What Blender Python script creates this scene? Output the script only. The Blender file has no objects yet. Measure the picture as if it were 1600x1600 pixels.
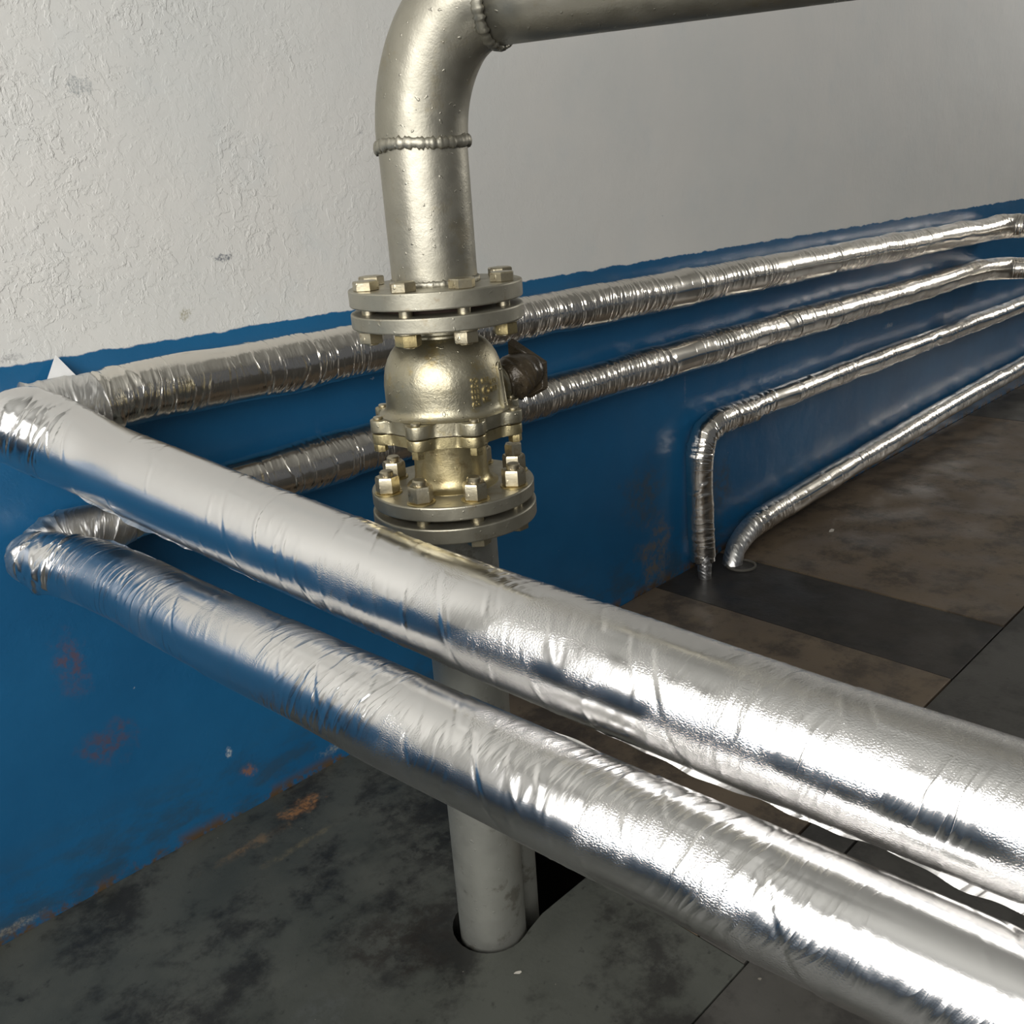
import bpy, bmesh, math, random
import numpy as np
from mathutils import Vector, Matrix

S = bpy.context.scene
COL = S.collection
PI = math.pi

# ---------------------------------------------------------------- camera
cam_d = bpy.data.cameras.new('camera')
cam = bpy.data.objects.new('camera', cam_d)
COL.objects.link(cam)
_r = Vector((0.7070, -0.7042, -0.0642)); _u = Vector((0.2794, 0.1950, 0.9402)); _f = Vector((0.6497, 0.6827, -0.3344))
_f.normalize(); _r = (_r - _f * _r.dot(_f)).normalized(); _u = _r.cross(_f)
M = Matrix.Identity(4)
for i in range(3):
    M[i][0] = _r[i]; M[i][1] = _u[i]; M[i][2] = -_f[i]
M.translation = Vector((0.0, -1.4935, 1.1303))
cam.matrix_world = M
cam_d.sensor_width = 36.0
cam_d.lens = 1428.99 / 1600.0 * 36.0
cam_d.clip_start = 0.02
S.camera = cam

# ---------------------------------------------------------------- world, lights, exposure
W = bpy.data.worlds.new('world'); S.world = W; W.use_nodes = True
bg = W.node_tree.nodes['Background']
bg.inputs[0].default_value = (0.80, 0.83, 0.88, 1); bg.inputs[1].default_value = 0.115


def area(name, loc, size, energy, direction, color=(1, 1, 1)):
    d = bpy.data.lights.new(name, 'AREA'); d.shape = 'RECTANGLE'
    d.size, d.size_y = size; d.energy = energy; d.color = color
    o = bpy.data.objects.new(name, d); COL.objects.link(o)
    o.location = loc
    o.rotation_euler = Vector(direction).to_track_quat('-Z', 'Y').to_euler()
    return o


area('window_light_left', (-1.40, -2.30, 1.82), (3.2, 1.6), 134, (1, 0, 0), (1.0, 0.985, 0.96))
area('window_light_right', (9.05, -2.2, 2.5), (1.3, 1.1), 84, (-1, 0, 0), (1.0, 0.97, 0.92))

S.view_settings.view_transform = 'Standard'
S.view_settings.look = 'None'
S.view_settings.gamma = 1.0
S.view_settings.use_curve_mapping = False
S.view_settings.exposure = 0.0
S.cycles.use_denoising = True
S.cycles.max_bounces = 8
S.cycles.glossy_bounces = 5

# ---------------------------------------------------------------- node helpers


class NT:
    def __init__(s, name):
        s.m = bpy.data.materials.new(name); s.m.use_nodes = True
        s.t = s.m.node_tree; s.b = s.t.nodes['Principled BSDF']

    def n(s, t, **kw):
        x = s.t.nodes.new(t)
        for k, v in kw.items():
            setattr(x, k, v)
        return x

    def link(s, a, b):
        s.t.links.new(a, b)

    def put(s, sock, v):
        if hasattr(v, 'links'):
            s.link(v, sock)
        elif isinstance(v, (tuple, list)) and len(v) == 3 and sock.type == 'RGBA':
            sock.default_value = (*v, 1)
        else:
            sock.default_value = v

    def math(s, op, a, b=0.0, c=None, clamp=False):
        x = s.n('ShaderNodeMath', operation=op, use_clamp=clamp)
        s.put(x.inputs[0], a); s.put(x.inputs[1], b)
        if c is not None:
            s.put(x.inputs[2], c)
        return x.outputs[0]

    def obj(s):
        return s.n('ShaderNodeTexCoord').outputs['Object']

    def uv(s):
        return s.n('ShaderNodeTexCoord').outputs['UV']

    def mapping(s, vec, scale=(1, 1, 1), loc=(0, 0, 0), rot=(0, 0, 0)):
        x = s.n('ShaderNodeMapping'); s.link(vec, x.inputs[0])
        x.inputs['Scale'].default_value = scale; x.inputs['Location'].default_value = loc
        x.inputs['Rotation'].default_value = rot
        return x.outputs[0]

    def noise(s, vec, scale=5, detail=3, rough=0.5, dist=0.0):
        x = s.n('ShaderNodeTexNoise'); s.link(vec, x.inputs['Vector'])
        x.inputs['Scale'].default_value = scale; x.inputs['Detail'].default_value = detail
        x.inputs['Roughness'].default_value = rough; x.inputs['Distortion'].default_value = dist
        return x.outputs['Fac']

    def noisec(s, vec, scale=5, detail=3):
        x = s.n('ShaderNodeTexNoise'); s.link(vec, x.inputs['Vector'])
        x.inputs['Scale'].default_value = scale; x.inputs['Detail'].default_value = detail
        return x.outputs['Color']

    def voronoi(s, vec, scale=5, feature='F1'):
        x = s.n('ShaderNodeTexVoronoi', feature=feature); s.link(vec, x.inputs['Vector'])
        x.inputs['Scale'].default_value = scale
        return x.outputs['Distance']

    def ramp(s, v, lo, hi, a=0.0, b=1.0):
        x = s.n('ShaderNodeMapRange', interpolation_type='SMOOTHSTEP'); s.put(x.inputs[0], v)
        x.inputs[1].default_value = lo; x.inputs[2].default_value = hi
        x.inputs[3].default_value = a; x.inputs[4].default_value = b
        return x.outputs[0]

    def mix(s, f, a, b):
        x = s.n('ShaderNodeMix', data_type='RGBA'); s.put(x.inputs[0], f)
        s.put(x.inputs[6], a); s.put(x.inputs[7], b)
        return x.outputs[2]

    def xyz(s, vec):
        x = s.n('ShaderNodeSeparateXYZ'); s.link(vec, x.inputs[0]); return x.outputs

    def vadd(s, a, b, k):
        sc = s.n('ShaderNodeVectorMath', operation='MULTIPLY_ADD')
        s.link(b, sc.inputs[0]); sc.inputs[1].default_value = (k, k, k) if not isinstance(k, tuple) else k
        s.link(a, sc.inputs[2]); return sc.outputs[0]

    def bump(s, h, strength=1.0, dist=1.0):
        x = s.n('ShaderNodeBump'); x.inputs['Strength'].default_value = strength
        x.inputs['Distance'].default_value = dist
        s.link(h, x.inputs['Height']); s.link(x.outputs[0], s.b.inputs['Normal'])

    def blob(s, pos, c, rad, warp=0.6, wscale=12.0, edge=0.5):
        """mask of a ragged spot at c, radii rad"""
        v = s.n('ShaderNodeVectorMath', operation='SUBTRACT'); s.link(pos, v.inputs[0]); v.inputs[1].default_value = c
        w = s.n('ShaderNodeVectorMath', operation='DIVIDE'); s.link(v.outputs[0], w.inputs[0]); w.inputs[1].default_value = rad
        l = s.n('ShaderNodeVectorMath', operation='LENGTH'); s.link(w.outputs[0], l.inputs[0])
        nz = s.noise(pos, wscale, 5, 0.65)
        d = s.math('ADD', l.outputs['Value'], s.math('MULTIPLY', s.math('SUBTRACT', nz, 0.5), warp * 4))
        br = s.ramp(s.noise(s.mapping(pos, loc=(3.1, 7.7, 1.3)), wscale * 3.0, 5, 0.7), 0.40, 0.60, 0.15, 1.0)
        return s.math('MULTIPLY', s.ramp(d, 1.0 - edge, 1.0, 1.0, 0.0), br)


def foil_mat(name, wr=1.0, grain=1.0, rough=0.16, tint=(0.82, 0.81, 0.80), patch=0.5, seed=0.0, spiral=0.9, grow=0.0):
    m = NT(name); uv = m.mapping(m.uv(), loc=(seed, 0, 0))
    m.b.inputs['Metallic'].default_value = 1.0
    warp = m.noisec(m.mapping(uv, (9, 9, 1)), 1.0, 2)
    # shear so that creases run round the pipe and lean a little along it
    sh = m.n('ShaderNodeCombineXYZ'); x = m.xyz(uv)
    m.link(m.math('ADD', x[0], m.math('MULTIPLY', x[1], spiral * 0.35)), sh.inputs[0]); m.link(x[1], sh.inputs[1])
    wuv = m.vadd(sh.outputs[0], warp, 0.045)
    a = m.noise(m.mapping(wuv, (38, 5.5, 1)), 1.0, 2, 0.5)
    ridge = m.math('POWER', m.math('SUBTRACT', 1.0, m.math('MULTIPLY', m.math('ABSOLUTE', m.math('SUBTRACT', a, 0.5)), 5.0), clamp=True), 2.5)
    b = m.noise(m.mapping(wuv, (110, 13, 1), loc=(3, 5, 0)), 1.0, 3, 0.6)
    gr = m.math('MULTIPLY', m.math('SUBTRACT', m.xyz(m.uv())[0], 0.65), grow)
    msk = m.ramp(m.math('ADD', gr, m.noise(m.mapping(uv, (5, 7, 1), loc=(7, 1, 0)), 1.0, 2)), patch - 0.06, patch + 0.12)
    msk2 = m.ramp(m.math('ADD', gr, m.noise(m.mapping(uv, (9, 10, 1), loc=(1, 9, 0)), 1.0, 3)), 0.48, 0.62)
    big = m.noise(m.mapping(uv, (7, 6, 1), loc=(2, 2, 0)), 1.0, 2)
    fine = m.noise(m.mapping(uv, (520, 700, 1)), 1.0, 2)
    h = m.math('MULTIPLY', ridge, m.math('MULTIPLY', msk, 0.0009 * wr))
    h = m.math('ADD', h, m.math('MULTIPLY', b, m.math('MULTIPLY_ADD', msk, 0.0010 * wr, 0.00012 * wr)))
    h = m.math('ADD', h, m.math('MULTIPLY', big, 0.0015))
    h = m.math('ADD', h, m.math('MULTIPLY', fine, m.math('MULTIPLY_ADD', msk2, 0.00022 * grain, 0.00002 * grain)))
    m.bump(h, 1.0, 1.0)
    m.b.inputs['Base Color'].default_value = (*tint, 1)
    m.link(m.ramp(msk2, 0, 1, rough, rough + 0.06), m.b.inputs['Roughness'])
    return m.m


def paint_metal(name, c1, c2, rough=0.36, metallic=0.9, bump=0.0004, c3=None, c3amt=0.6, scale=9):
    m = NT(name); o = m.obj()
    n1 = m.noise(o, scale, 4, 0.6)
    col = m.mix(m.ramp(n1, 0.35, 0.7), c1, c2)
    if c3:
        n2 = m.noise(m.mapping(o, (1, 1, 1), (5, 3, 1)), scale * 2.2, 5, 0.7)
        col = m.mix(m.math('MULTIPLY', m.ramp(n2, 0.54, 0.68), c3amt), col, c3)
    m.link(col, m.b.inputs['Base Color'])
    m.b.inputs['Metallic'].default_value = metallic
    m.link(m.ramp(m.noise(o, 30, 3), 0.3, 0.7, rough - 0.05, rough + 0.08), m.b.inputs['Roughness'])
    h = m.math('ADD', m.math('MULTIPLY', m.noise(o, 60, 3), bump), m.math('MULTIPLY', m.noise(o, 420, 2), bump * 0.28))
    sp = m.ramp(m.noise(o, 150, 1), 0.70, 0.78)
    h = m.math('ADD', h, m.math('MULTIPLY', sp, bump * 0.8))
    m.bump(h)
    return m.m


def plain(name, c, rough=0.5, metallic=0.0):
    m = NT(name); m.b.inputs['Base Color'].default_value = (*c, 1)
    o = m.obj(); m.link(m.ramp(m.noise(o, 40, 3), 0.3, 0.7, rough - 0.06, rough + 0.06), m.b.inputs['Roughness'])
    m.b.inputs['Metallic'].default_value = metallic
    return m.m


H_PAINT = 0.928


def wall_mat(name):
    m = NT(name); o = m.obj(); c = m.xyz(o)
    edge = m.math('ADD', c[2], m.math('MULTIPLY', m.math('SUBTRACT', m.noise(o, 14, 5, 0.6), 0.5), 0.022))
    blue = m.ramp(edge, H_PAINT - 0.0015, H_PAINT + 0.0015, 1.0, 0.0)
    # upper plaster
    up = m.mix(m.ramp(m.noise(o, 2.3, 4, 0.55), 0.3, 0.7), (0.65, 0.65, 0.62), (0.695, 0.68, 0.64))
    up = m.mix(m.math('MULTIPLY', m.ramp(m.noise(m.mapping(o, loc=(3, 0, 5)), 7, 5, 0.6), 0.5, 0.75), 0.35), up, (0.585, 0.615, 0.61))
    spots = m.ramp(m.noise(m.mapping(o, (1, 1, 1.4), loc=(11, 2, 7)), 26, 5, 0.6), 0.705, 0.76)
    up = m.mix(m.math('MULTIPLY', spots, 0.55), up, (0.22, 0.23, 0.24))
    for p, r, col, k in (((0.782, 0, 1.048), (0.020, 1, 0.007), (0.10, 0.115, 0.14), .85), ((0.601, 0, 1.312), (0.022, 1, 0.016), (0.33, 0.35, 0.35), .8),
                         ((0.70, 0, 0.965), (0.012, 1, 0.012), (0.30, 0.27, 0.16), .7), ((0.30, 0, 1.19), (0.02, 1, 0.012), (0.34, 0.36, 0.35), .6),
                         ((0.47, 0, 1.30), (0.012, 1, 0.006), (0.38, 0.38, 0.36), .7), ((0.44, 0, 1.17), (0.014, 1, 0.006), (0.4, 0.4, 0.38), .6),
                         ((0.42, 0, 0.94), (0.03, 1, 0.006), (0.25, 0.25, 0.25), .6)):
        up = m.mix(m.math('MULTIPLY', m.blob(o, p, r, 0.9, 90), k), up, col)
    # blue dado
    bl = m.mix(m.ramp(m.noise(o, 3.0, 4, 0.6), 0.3, 0.7), (0.011, 0.098, 0.225), (0.014, 0.118, 0.262))
    low = m.math('MULTIPLY', m.ramp(c[2], 0.02, 0.20, 1.0, 0.0), m.ramp(m.noise(m.mapping(o, (1, 1, 2)), 9, 5, 0.65), 0.42, 0.62))
    bl = m.mix(m.math('MULTIPLY', low, 0.6), bl, (0.035, 0.06, 0.075))
    for p, r, col, k, ws in STAINS:
        bl = m.mix(m.math('MULTIPLY', m.blob(o, p, r, 0.55, ws, 0.8), k), bl, col)
    foot = m.math('MULTIPLY', m.ramp(c[2], 0.002, 0.035, 1.0, 0.0), m.ramp(m.noise(o, 16, 6, 0.7), 0.44, 0.56))
    bl = m.mix(foot, bl, (0.10, 0.065, 0.035))
    fl = m.ramp(m.noise(m.mapping(o, (1, 1, 1), loc=(5, 5, 5)), 55, 3, 0.5), 0.76, 0.78)
    bl = m.mix(m.math('MULTIPLY', fl, 0.5), bl, (0.35, 0.40, 0.42))
    m.link(m.mix(blue, up, bl), m.b.inputs['Base Color'])
    m.link(m.ramp(blue, 0, 1, 0.62, 0.27), m.b.inputs['Roughness'])
    m.b.inputs['Specular IOR Level'].default_value = 0.5
    # relief: flaky old plaster towards the left end, trowelled smooth to the right
    rg = m.ramp(c[0], 0.5, 1.5, 1.0, 0.18)
    pat = m.math('MULTIPLY', rg, m.ramp(m.noise(o, 5, 4, 0.6), 0.40, 0.62, 0.35, 1.0))
    ws = m.vadd(o, m.noisec(o, 18, 3), 0.03)
    fk = m.ramp(m.noise(ws, 48, 5, 0.62), 0.46, 0.56)
    fk2 = m.ramp(m.noise(m.mapping(ws, (1, 1, 0.6), loc=(4, 4, 4)), 85, 3, 0.5), 0.57, 0.66)
    h = m.math('MULTIPLY', pat, m.math('ADD', m.math('MULTIPLY', fk, 0.0011), m.math('MULTIPLY', fk2, 0.0012)))
    h = m.math('MULTIPLY', h, m.ramp(blue, 0, 1, 0.62, 0.12))
    h = m.math('ADD', h, m.math('MULTIPLY', m.noise(o, 4, 4, 0.5), 0.006))
    h = m.math('ADD', h, m.math('MULTIPLY', m.noise(o, 120, 3, 0.6), 0.00022))
    m.bump(h)
    return m.m


STAINS = [
    ((0.395, 0, 0.440), (0.035, 1, 0.075), (0.16, 0.062, 0.03), .55, 22), ((0.420, 0, 0.265), (0.06, 1, 0.05), (0.13, 0.055, 0.03), .55, 22),
    ((0.66, 0, 0.083), (0.022, 1, 0.02), (0.30, 0.13, 0.05), .8, 30), ((0.628, 0, 0.143), (0.009, 1, 0.013), (0.5, 0.55, 0.56), .95, 60),
    ((0.86, 0, 0.035), (0.05, 1, 0.015), (0.3, 0.31, 0.26), .7, 60), ((0.20, 0, 0.02), (0.07, 1, 0.012), (0.34, 0.33, 0.28), .7, 60),
    ((1.98, 0, 0.10), (0.10, 1, 0.15), (0.15, 0.125, 0.085), .8, 14), ((1.93, 0, 0.30), (0.12, 1, 0.12), (0.06, 0.085, 0.10), .7, 12),
    ((2.30, 0, 0.22), (0.10, 1, 0.12), (0.05, 0.065, 0.075), .7, 12), ((3.45, 0, 0.545), (0.05, 1, 0.012), (0.4, 0.45, 0.48), .8, 60),
    ((2.13, 0, 0.56), (0.006, 1, 0.05), (0.15, 0.2, 0.28), .6, 60)]


def floor_mat(name, c1, c2, dark=(0.012, 0.011, 0.010), damt=0.8, gloss=0.42, stains=()):
    m = NT(name); o = m.obj()
    col = m.mix(m.ramp(m.noise(o, 3.5, 5, 0.6), 0.32, 0.68), c1, c2)
    d = m.ramp(m.noise(m.mapping(o, (1, 1, 1), loc=(2.3, 1.7, 0)), 5.5, 8, 0.74), 0.46, 0.62)
    col = m.mix(m.math('MULTIPLY', d, damt), col, dark)
    s2 = m.ramp(m.noise(m.mapping(o, loc=(9, 4, 0)), 45, 4, 0.6), 0.62, 0.72)
    col = m.mix(m.math('MULTIPLY', s2, 0.6), col, dark)
    for p, r, cc, k, ws in stains:
        col = m.mix(m.math('MULTIPLY', m.blob(o, p, r, 0.6, ws, 0.8), k), col, cc)
    sp = m.ramp(m.noise(m.mapping(o, loc=(1, 8, 0)), 90, 2, 0.5), 0.78, 0.80)
    col = m.mix(m.math('MULTIPLY', sp, 0.5), col, (0.35, 0.32, 0.26))
    m.link(col, m.b.inputs['Base Color'])
    m.link(m.ramp(m.noise(o, 7, 4), 0.3, 0.7, gloss - 0.06, gloss + 0.2), m.b.inputs['Roughness'])
    h = m.math('ADD', m.math('MULTIPLY', m.noise(o, 25, 5, 0.6), 0.0012), m.math('MULTIPLY', m.noise(o, 160, 3, 0.6), 0.0003))
    m.bump(h)
    return m.m


# ---------------------------------------------------------------- object helpers
def tag(o, label=None, cat=None, group=None, kind=None):
    if label: o['label'] = label
    if cat: o['category'] = cat
    if group: o['group'] = group
    if kind: o['kind'] = kind
    return o


def empty(name, loc=(0, 0, 0), rz=0.0):
    o = bpy.data.objects.new(name, None); COL.objects.link(o)
    o.location = loc; o.rotation_euler = (0, 0, rz); o.empty_display_size = 0.05
    return o


def link_mesh(name, me, mat, parent=None, smooth=True, angle=None):
    me.materials.append(mat) if mat else None
    if smooth:
        for p in me.polygons: p.use_smooth = True
        if angle is not None:
            me.set_sharp_from_angle(angle=math.radians(angle))
    o = bpy.data.objects.new(name, me); COL.objects.link(o)
    if parent is not None: o.parent = parent
    return o


def from_bm(name, bm, mat, parent=None, smooth=True, angle=35):
    if name in ('flange', 'body_flange'): angle = 20
    bmesh.ops.recalc_face_normals(bm, faces=bm.faces)
    me = bpy.data.meshes.new(name); bm.to_mesh(me); bm.free()
    return link_mesh(name, me, mat, parent, smooth, angle)


def lathe(profile, n=64, bm=None, center=(0, 0), close=False):
    bm = bm or bmesh.new(); rings = []
    for r, z in profile:
        rings.append([bm.verts.new((center[0] + r * math.cos(2 * PI * k / n), center[1] + r * math.sin(2 * PI * k / n), z)) for k in range(n)])
    pr = list(zip(rings, rings[1:]))
    if close: pr.append((rings[-1], rings[0]))
    for a, b in pr:
        for k in range(n):
            bm.faces.new((a[k], a[(k + 1) % n], b[(k + 1) % n], b[k]))
    if not close:
        bm.faces.new(rings[0]); bm.faces.new(list(reversed(rings[-1])))
    return bm


def prism(pts, z0, z1, bm=None, bevel=0.0):
    bm = bm or bmesh.new()
    a = [bm.verts.new((x, y, z0)) for x, y in pts]; b = [bm.verts.new((x, y, z1)) for x, y in pts]
    n = len(pts)
    fs = [bm.faces.new(list(reversed(a))), bm.faces.new(b)]
    for k in range(n):
        fs.append(bm.faces.new((a[k], a[(k + 1) % n], b[(k + 1) % n], b[k])))
    if bevel:
        es = [e for f in fs[:2] for e in f.edges]
        bmesh.ops.bevel(bm, geom=es, offset=bevel, segments=2, affect='EDGES', profile=0.6)
    return bm


def catmull(pts, ds):
    P = [np.array(p, float) for p in pts]
    P = [2 * P[0] - P[1]] + P + [2 * P[-1] - P[-2]]
    out = []
    for i in range(1, len(P) - 2):
        p0, p1, p2, p3 = P[i - 1], P[i], P[i + 1], P[i + 2]
        L = np.linalg.norm((p2 - p1)[:3]); n = max(2, int(L / ds))
        # centripetal-ish tangents limited by span length
        l0 = np.linalg.norm((p1 - p0)[:3]) + 1e-9; l2 = np.linalg.norm((p3 - p2)[:3]) + 1e-9
        m1 = ((p1 - p0) / l0 * L + (p2 - p1) * l0 / L) * L / (l0 + L) if True else 0
        m1 = ((p2 - p1) / L * l0 + (p1 - p0) / l0 * L) / (l0 + L) * L
        m2 = ((p3 - p2) / l2 * L + (p2 - p1) / L * l2) / (l2 + L) * L
        for k in range(n):
            t = k / n; t2 = t * t; t3 = t2 * t
            out.append((2 * t3 - 3 * t2 + 1) * p1 + (t3 - 2 * t2 + t) * m1 + (-2 * t3 + 3 * t2) * p2 + (t3 - t2) * m2)
    out.append(P[-2])
    return np.array(out)


class Tube:
    """swept foil jacket: path of (x,y,z,r); theta 0 = 'up0' direction"""

    def __init__(s, pts, ds=0.004, nth=128, up0=(0, 0, 1), resample=True):
        A = catmull(pts, ds) if resample else np.array(pts, float)
        s.c = A[:, :3]; s.r = A[:, 3]; n = len(A)
        T = np.gradient(s.c, axis=0); T /= np.linalg.norm(T, axis=1)[:, None]; s.T = T
        s.s = np.concatenate([[0], np.cumsum(np.linalg.norm(np.diff(s.c, axis=0), axis=1))])
        N = np.zeros_like(T); u = np.array(up0, float); u -= T[0] * (u @ T[0]); u /= np.linalg.norm(u); N[0] = u
        for i in range(1, n):
            u = N[i - 1] - T[i] * (N[i - 1] @ T[i]); N[i] = u / np.linalg.norm(u)
        s.N = N; s.B = np.cross(T, N); s.nth = nth
        s.th = np.linspace(0, 2 * PI, nth, endpoint=False)
        s.disp = np.zeros((n, nth))

    def crease(s, s0, th0, length, slant, width, amp, curve=0.0):
        """ridge along theta from th0, drifting slant metres per radian"""
        dth = (s.th[None, :] - th0 + PI) % (2 * PI) - PI
        m = (s.s > s0 - 0.12) & (s.s < s0 + 0.12)
        if not m.any(): return
        t = dth / (length / 2)
        d = (s.s[m][:, None] - s0 - slant * dth - curve * dth * dth)
        taper = np.clip(1 - t * t, 0, 1) ** 1.2
        s.disp[m] += amp * taper * np.exp(-(d / width) ** 2)

    def random_creases(s, rng, n, amp=0.0014, width=(0.002, 0.004), srange=None, slant=0.012, length=(0.6, 2.4), theta=None):
        L = s.s[-1]; lo, hi = srange or (0, L)
        for _ in range(n):
            a = amp * rng.uniform(0.3, 1.0) * (1 if rng.random() < 0.6 else -0.8)
            th = rng.uniform(0, 2 * PI) if theta is None else rng.gauss(theta[0], theta[1])
            s.crease(rng.uniform(lo, hi), th, rng.uniform(*length), rng.gauss(slant, 0.010), rng.uniform(*width), a, rng.gauss(0, 0.008))

    def longcrease(s, s0, s1, th0, slope, width, amp):
        m = (s.s > s0) & (s.s < s1)
        if not m.any(): return
        ss = s.s[m]; t = (ss - s0) / (s1 - s0)
        dth = (s.th[None, :] - (th0 + slope * (ss - s0))[:, None] + PI) % (2 * PI) - PI
        s.disp[m] += amp * (np.clip(4 * t * (1 - t), 0, 1) ** 0.7)[:, None] * np.exp(-(dth / width) ** 2)

    def lumps(s, rng, amp=0.002, scale=0.09):
        L = s.s[-1]
        for _ in range(int(L / scale * 3)):
            s0 = rng.uniform(0, L); th0 = rng.uniform(0, 2 * PI); w = scale * rng.uniform(0.5, 1.3); wt = rng.uniform(0.5, 1.3)
            m = (s.s > s0 - 3 * w) & (s.s < s0 + 3 * w)
            dth = (s.th[None, :] - th0 + PI) % (2 * PI) - PI
            s.disp[m] += amp * rng.uniform(-1, 1) * np.exp(-((s.s[m] - s0) / w)[:, None] ** 2 - (dth / wt) ** 2)

    def step(s, s0, amp=0.0018, run=0.10, slant=0.0):
        """lap joint of the wrap: sudden rise, then fades"""
        dth = (s.th[None, :] + PI) % (2 * PI) - PI
        d = s.s[:, None] - s0 - slant * dth
        s.disp += amp * np.where(d > 0, np.clip(1 - d / run, 0, 1), 0) * np.clip(d / 0.002, 0, 1)
        s.disp -= amp * 0.8 * np.exp(-((d + 0.002) / 0.0022) ** 2)

    def verts(s):
        R = s.r[:, None] + s.disp
        c, sn = np.cos(s.th)[None, :, None], np.sin(s.th)[None, :, None]
        return s.c[:, None, :] + R[:, :, None] * (c * s.N[:, None, :] + sn * s.B[:, None, :])

    def build(s, name, mat, parent, lo=None, hi=None, cap=False, rref=0.05):
        lo = 0 if lo is None else lo; hi = s.s[-1] if hi is None else hi
        idx = np.where((s.s >= lo - 1e-6) & (s.s <= hi + 1e-6))[0]
        V = s.verts()[idx]; n, m = V.shape[:2]
        me = bpy.data.meshes.new(name)
        i = np.arange(n - 1)[:, None] * m; j = np.arange(m)[None, :]; jn = (j + 1) % m
        F = np.stack([i + j, i + jn, i + m + jn, i + m + j], -1).reshape(-1, 4)
        faces = F.tolist()
        if cap: faces += [list(range(m))[::-1], list(range((n - 1) * m, n * m))]
        me.from_pydata(V.reshape(-1, 3).tolist(), [], faces)
        me.update()
        uvl = me.uv_layers.new(name='UVMap')
        su = s.s[idx]
        U = np.zeros((len(F), 4, 2))
        ii = np.repeat(np.arange(n - 1), m); jj = np.tile(np.arange(m), n - 1)
        k = 2 * PI / m * rref
        U[:, 0] = np.stack([su[ii], jj * k], 1); U[:, 1] = np.stack([su[ii], (jj + 1) * k], 1)
        U[:, 2] = np.stack([su[ii + 1], (jj + 1) * k], 1); U[:, 3] = np.stack([su[ii + 1], jj * k], 1)
        buf = np.zeros(len(me.loops) * 2); buf[:U.size] = U.reshape(-1)
        uvl.data.foreach_set('uv', buf)
        # outward normals check
        bm = bmesh.new(); bm.from_mesh(me)
        f0 = bm.faces[len(F) // 2 if False else 0] if False else None
        bm.free()
        a = V[0, 0]; nrm = np.cross(V[0, 1] - a, V[1, 0] - a); outv = a - s.c[idx[0]]
        if nrm @ outv < 0: me.flip_normals()
        return link_mesh(name, me, mat, parent)


# ================================================================= SETTING
WALL = wall_mat('painted plaster')
def box(name, lo, hi, mat, kind='structure'):
    bm = bmesh.new(); bmesh.ops.create_cube(bm, size=1)
    for v in bm.verts:
        for i in range(3): v.co[i] = lo[i] if v.co[i] < 0 else hi[i]
    o = from_bm(name, bm, mat, smooth=False)
    if kind: o['kind'] = kind
    return o


box('wall_back', (-1.5, 0.0, -0.5), (9.2, 0.15, 3.4), WALL)
# left wall with its window opening
LW = -1.35
bm = bmesh.new()
def addbox(bm, lo, hi):
    r = bmesh.ops.create_cube(bm, size=1)
    for v in r['verts']:
        for i in range(3): v.co[i] = lo[i] if v.co[i] < 0 else hi[i]
addbox(bm, (LW - 0.15, -4.5, -0.5), (LW, 0.0, 1.0))
addbox(bm, (LW - 0.15, -4.5, 2.65), (LW, 0.0, 3.4))
addbox(bm, (LW - 0.15, -0.65, 1.0), (LW, 0.0, 2.65))
addbox(bm, (LW - 0.15, -4.5, 1.0), (LW, -3.95, 2.65))
o = from_bm('wall_left', bm, WALL, smooth=False); o['kind'] = 'structure'
bm = bmesh.new()
addbox(bm, (9.1, -6.5, -0.5), (9.2, 0.0, 1.7)); addbox(bm, (9.1, -6.5, 3.5), (9.2, 0, 3.7))
addbox(bm, (9.1, -0.8, 1.7), (9.2, 0.0, 3.5)); addbox(bm, (9.1, -6.5, 1.7), (9.2, -4.0, 3.5))
o = from_bm('wall_right', bm, WALL, smooth=False); o['kind'] = 'structure'
CEIL = plain('ceiling paint', (0.42, 0.42, 0.40), 0.8)
box('ceiling', (-1.5, -4.5, 3.4), (9.2, 0.15, 3.5), CEIL)

# floor: concrete cover slabs over a pipe trench
F_GREY = floor_mat('grey concrete slab', (0.052, 0.055, 0.046), (0.074, 0.077, 0.065), stains=(
    ((0.72, -0.075, 0), (0.06, 0.03, 1), (0.34, 0.16, 0.06), .85, 30), ((0.60, -0.10, 0), (0.10, 0.018, 1), (0.20, 0.13, 0.07), .6, 25),
    ((0.66, -0.17, 0), (0.10, 0.012, 1), (0.20, 0.16, 0.09), .5, 18), ((0.85, -0.35, 0), (0.16, 0.16, 1), (0.012, 0.011, 0.010), .8, 9),
    ((0.64, -0.50, 0), (0.13, 0.12, 1), (0.022, 0.018, 0.014), .8, 11), ((0.45, -0.52, 0), (0.10, 0.05, 1), (0.095, 0.10, 0.095), .6, 12)))
F_BROWN = floor_mat('brown stained slab', (0.115, 0.086, 0.058), (0.165, 0.124, 0.082), (0.030, 0.023, 0.018), 0.7, 0.40)
F_DARK = floor_mat('dark oily slab', (0.022, 0.018, 0.015), (0.034, 0.028, 0.022), (0.010, 0.009, 0.008), 0.8, 0.40)
F_DGREY = floor_mat('dull grey slab', (0.050, 0.047, 0.041), (0.070, 0.066, 0.058), (0.02, 0.018, 0.016), 0.7, 0.45)
XR, YR = 0.7639, -0.5788
G = 0.0022


def slab(pts, mat, z=0.0, th=0.06):
    bm = prism(pts, z - th, z, bevel=0.0015)
    o = from_bm('floor', bm, mat, smooth=False); o['kind'] = 'structure'
    return o


def rect(x0, x1, y0, y1): return [(x0 + G, y0 + G), (x1 - G, y0 + G), (x1 - G, y1 - G), (x0 + G, y1 - G)]


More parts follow.
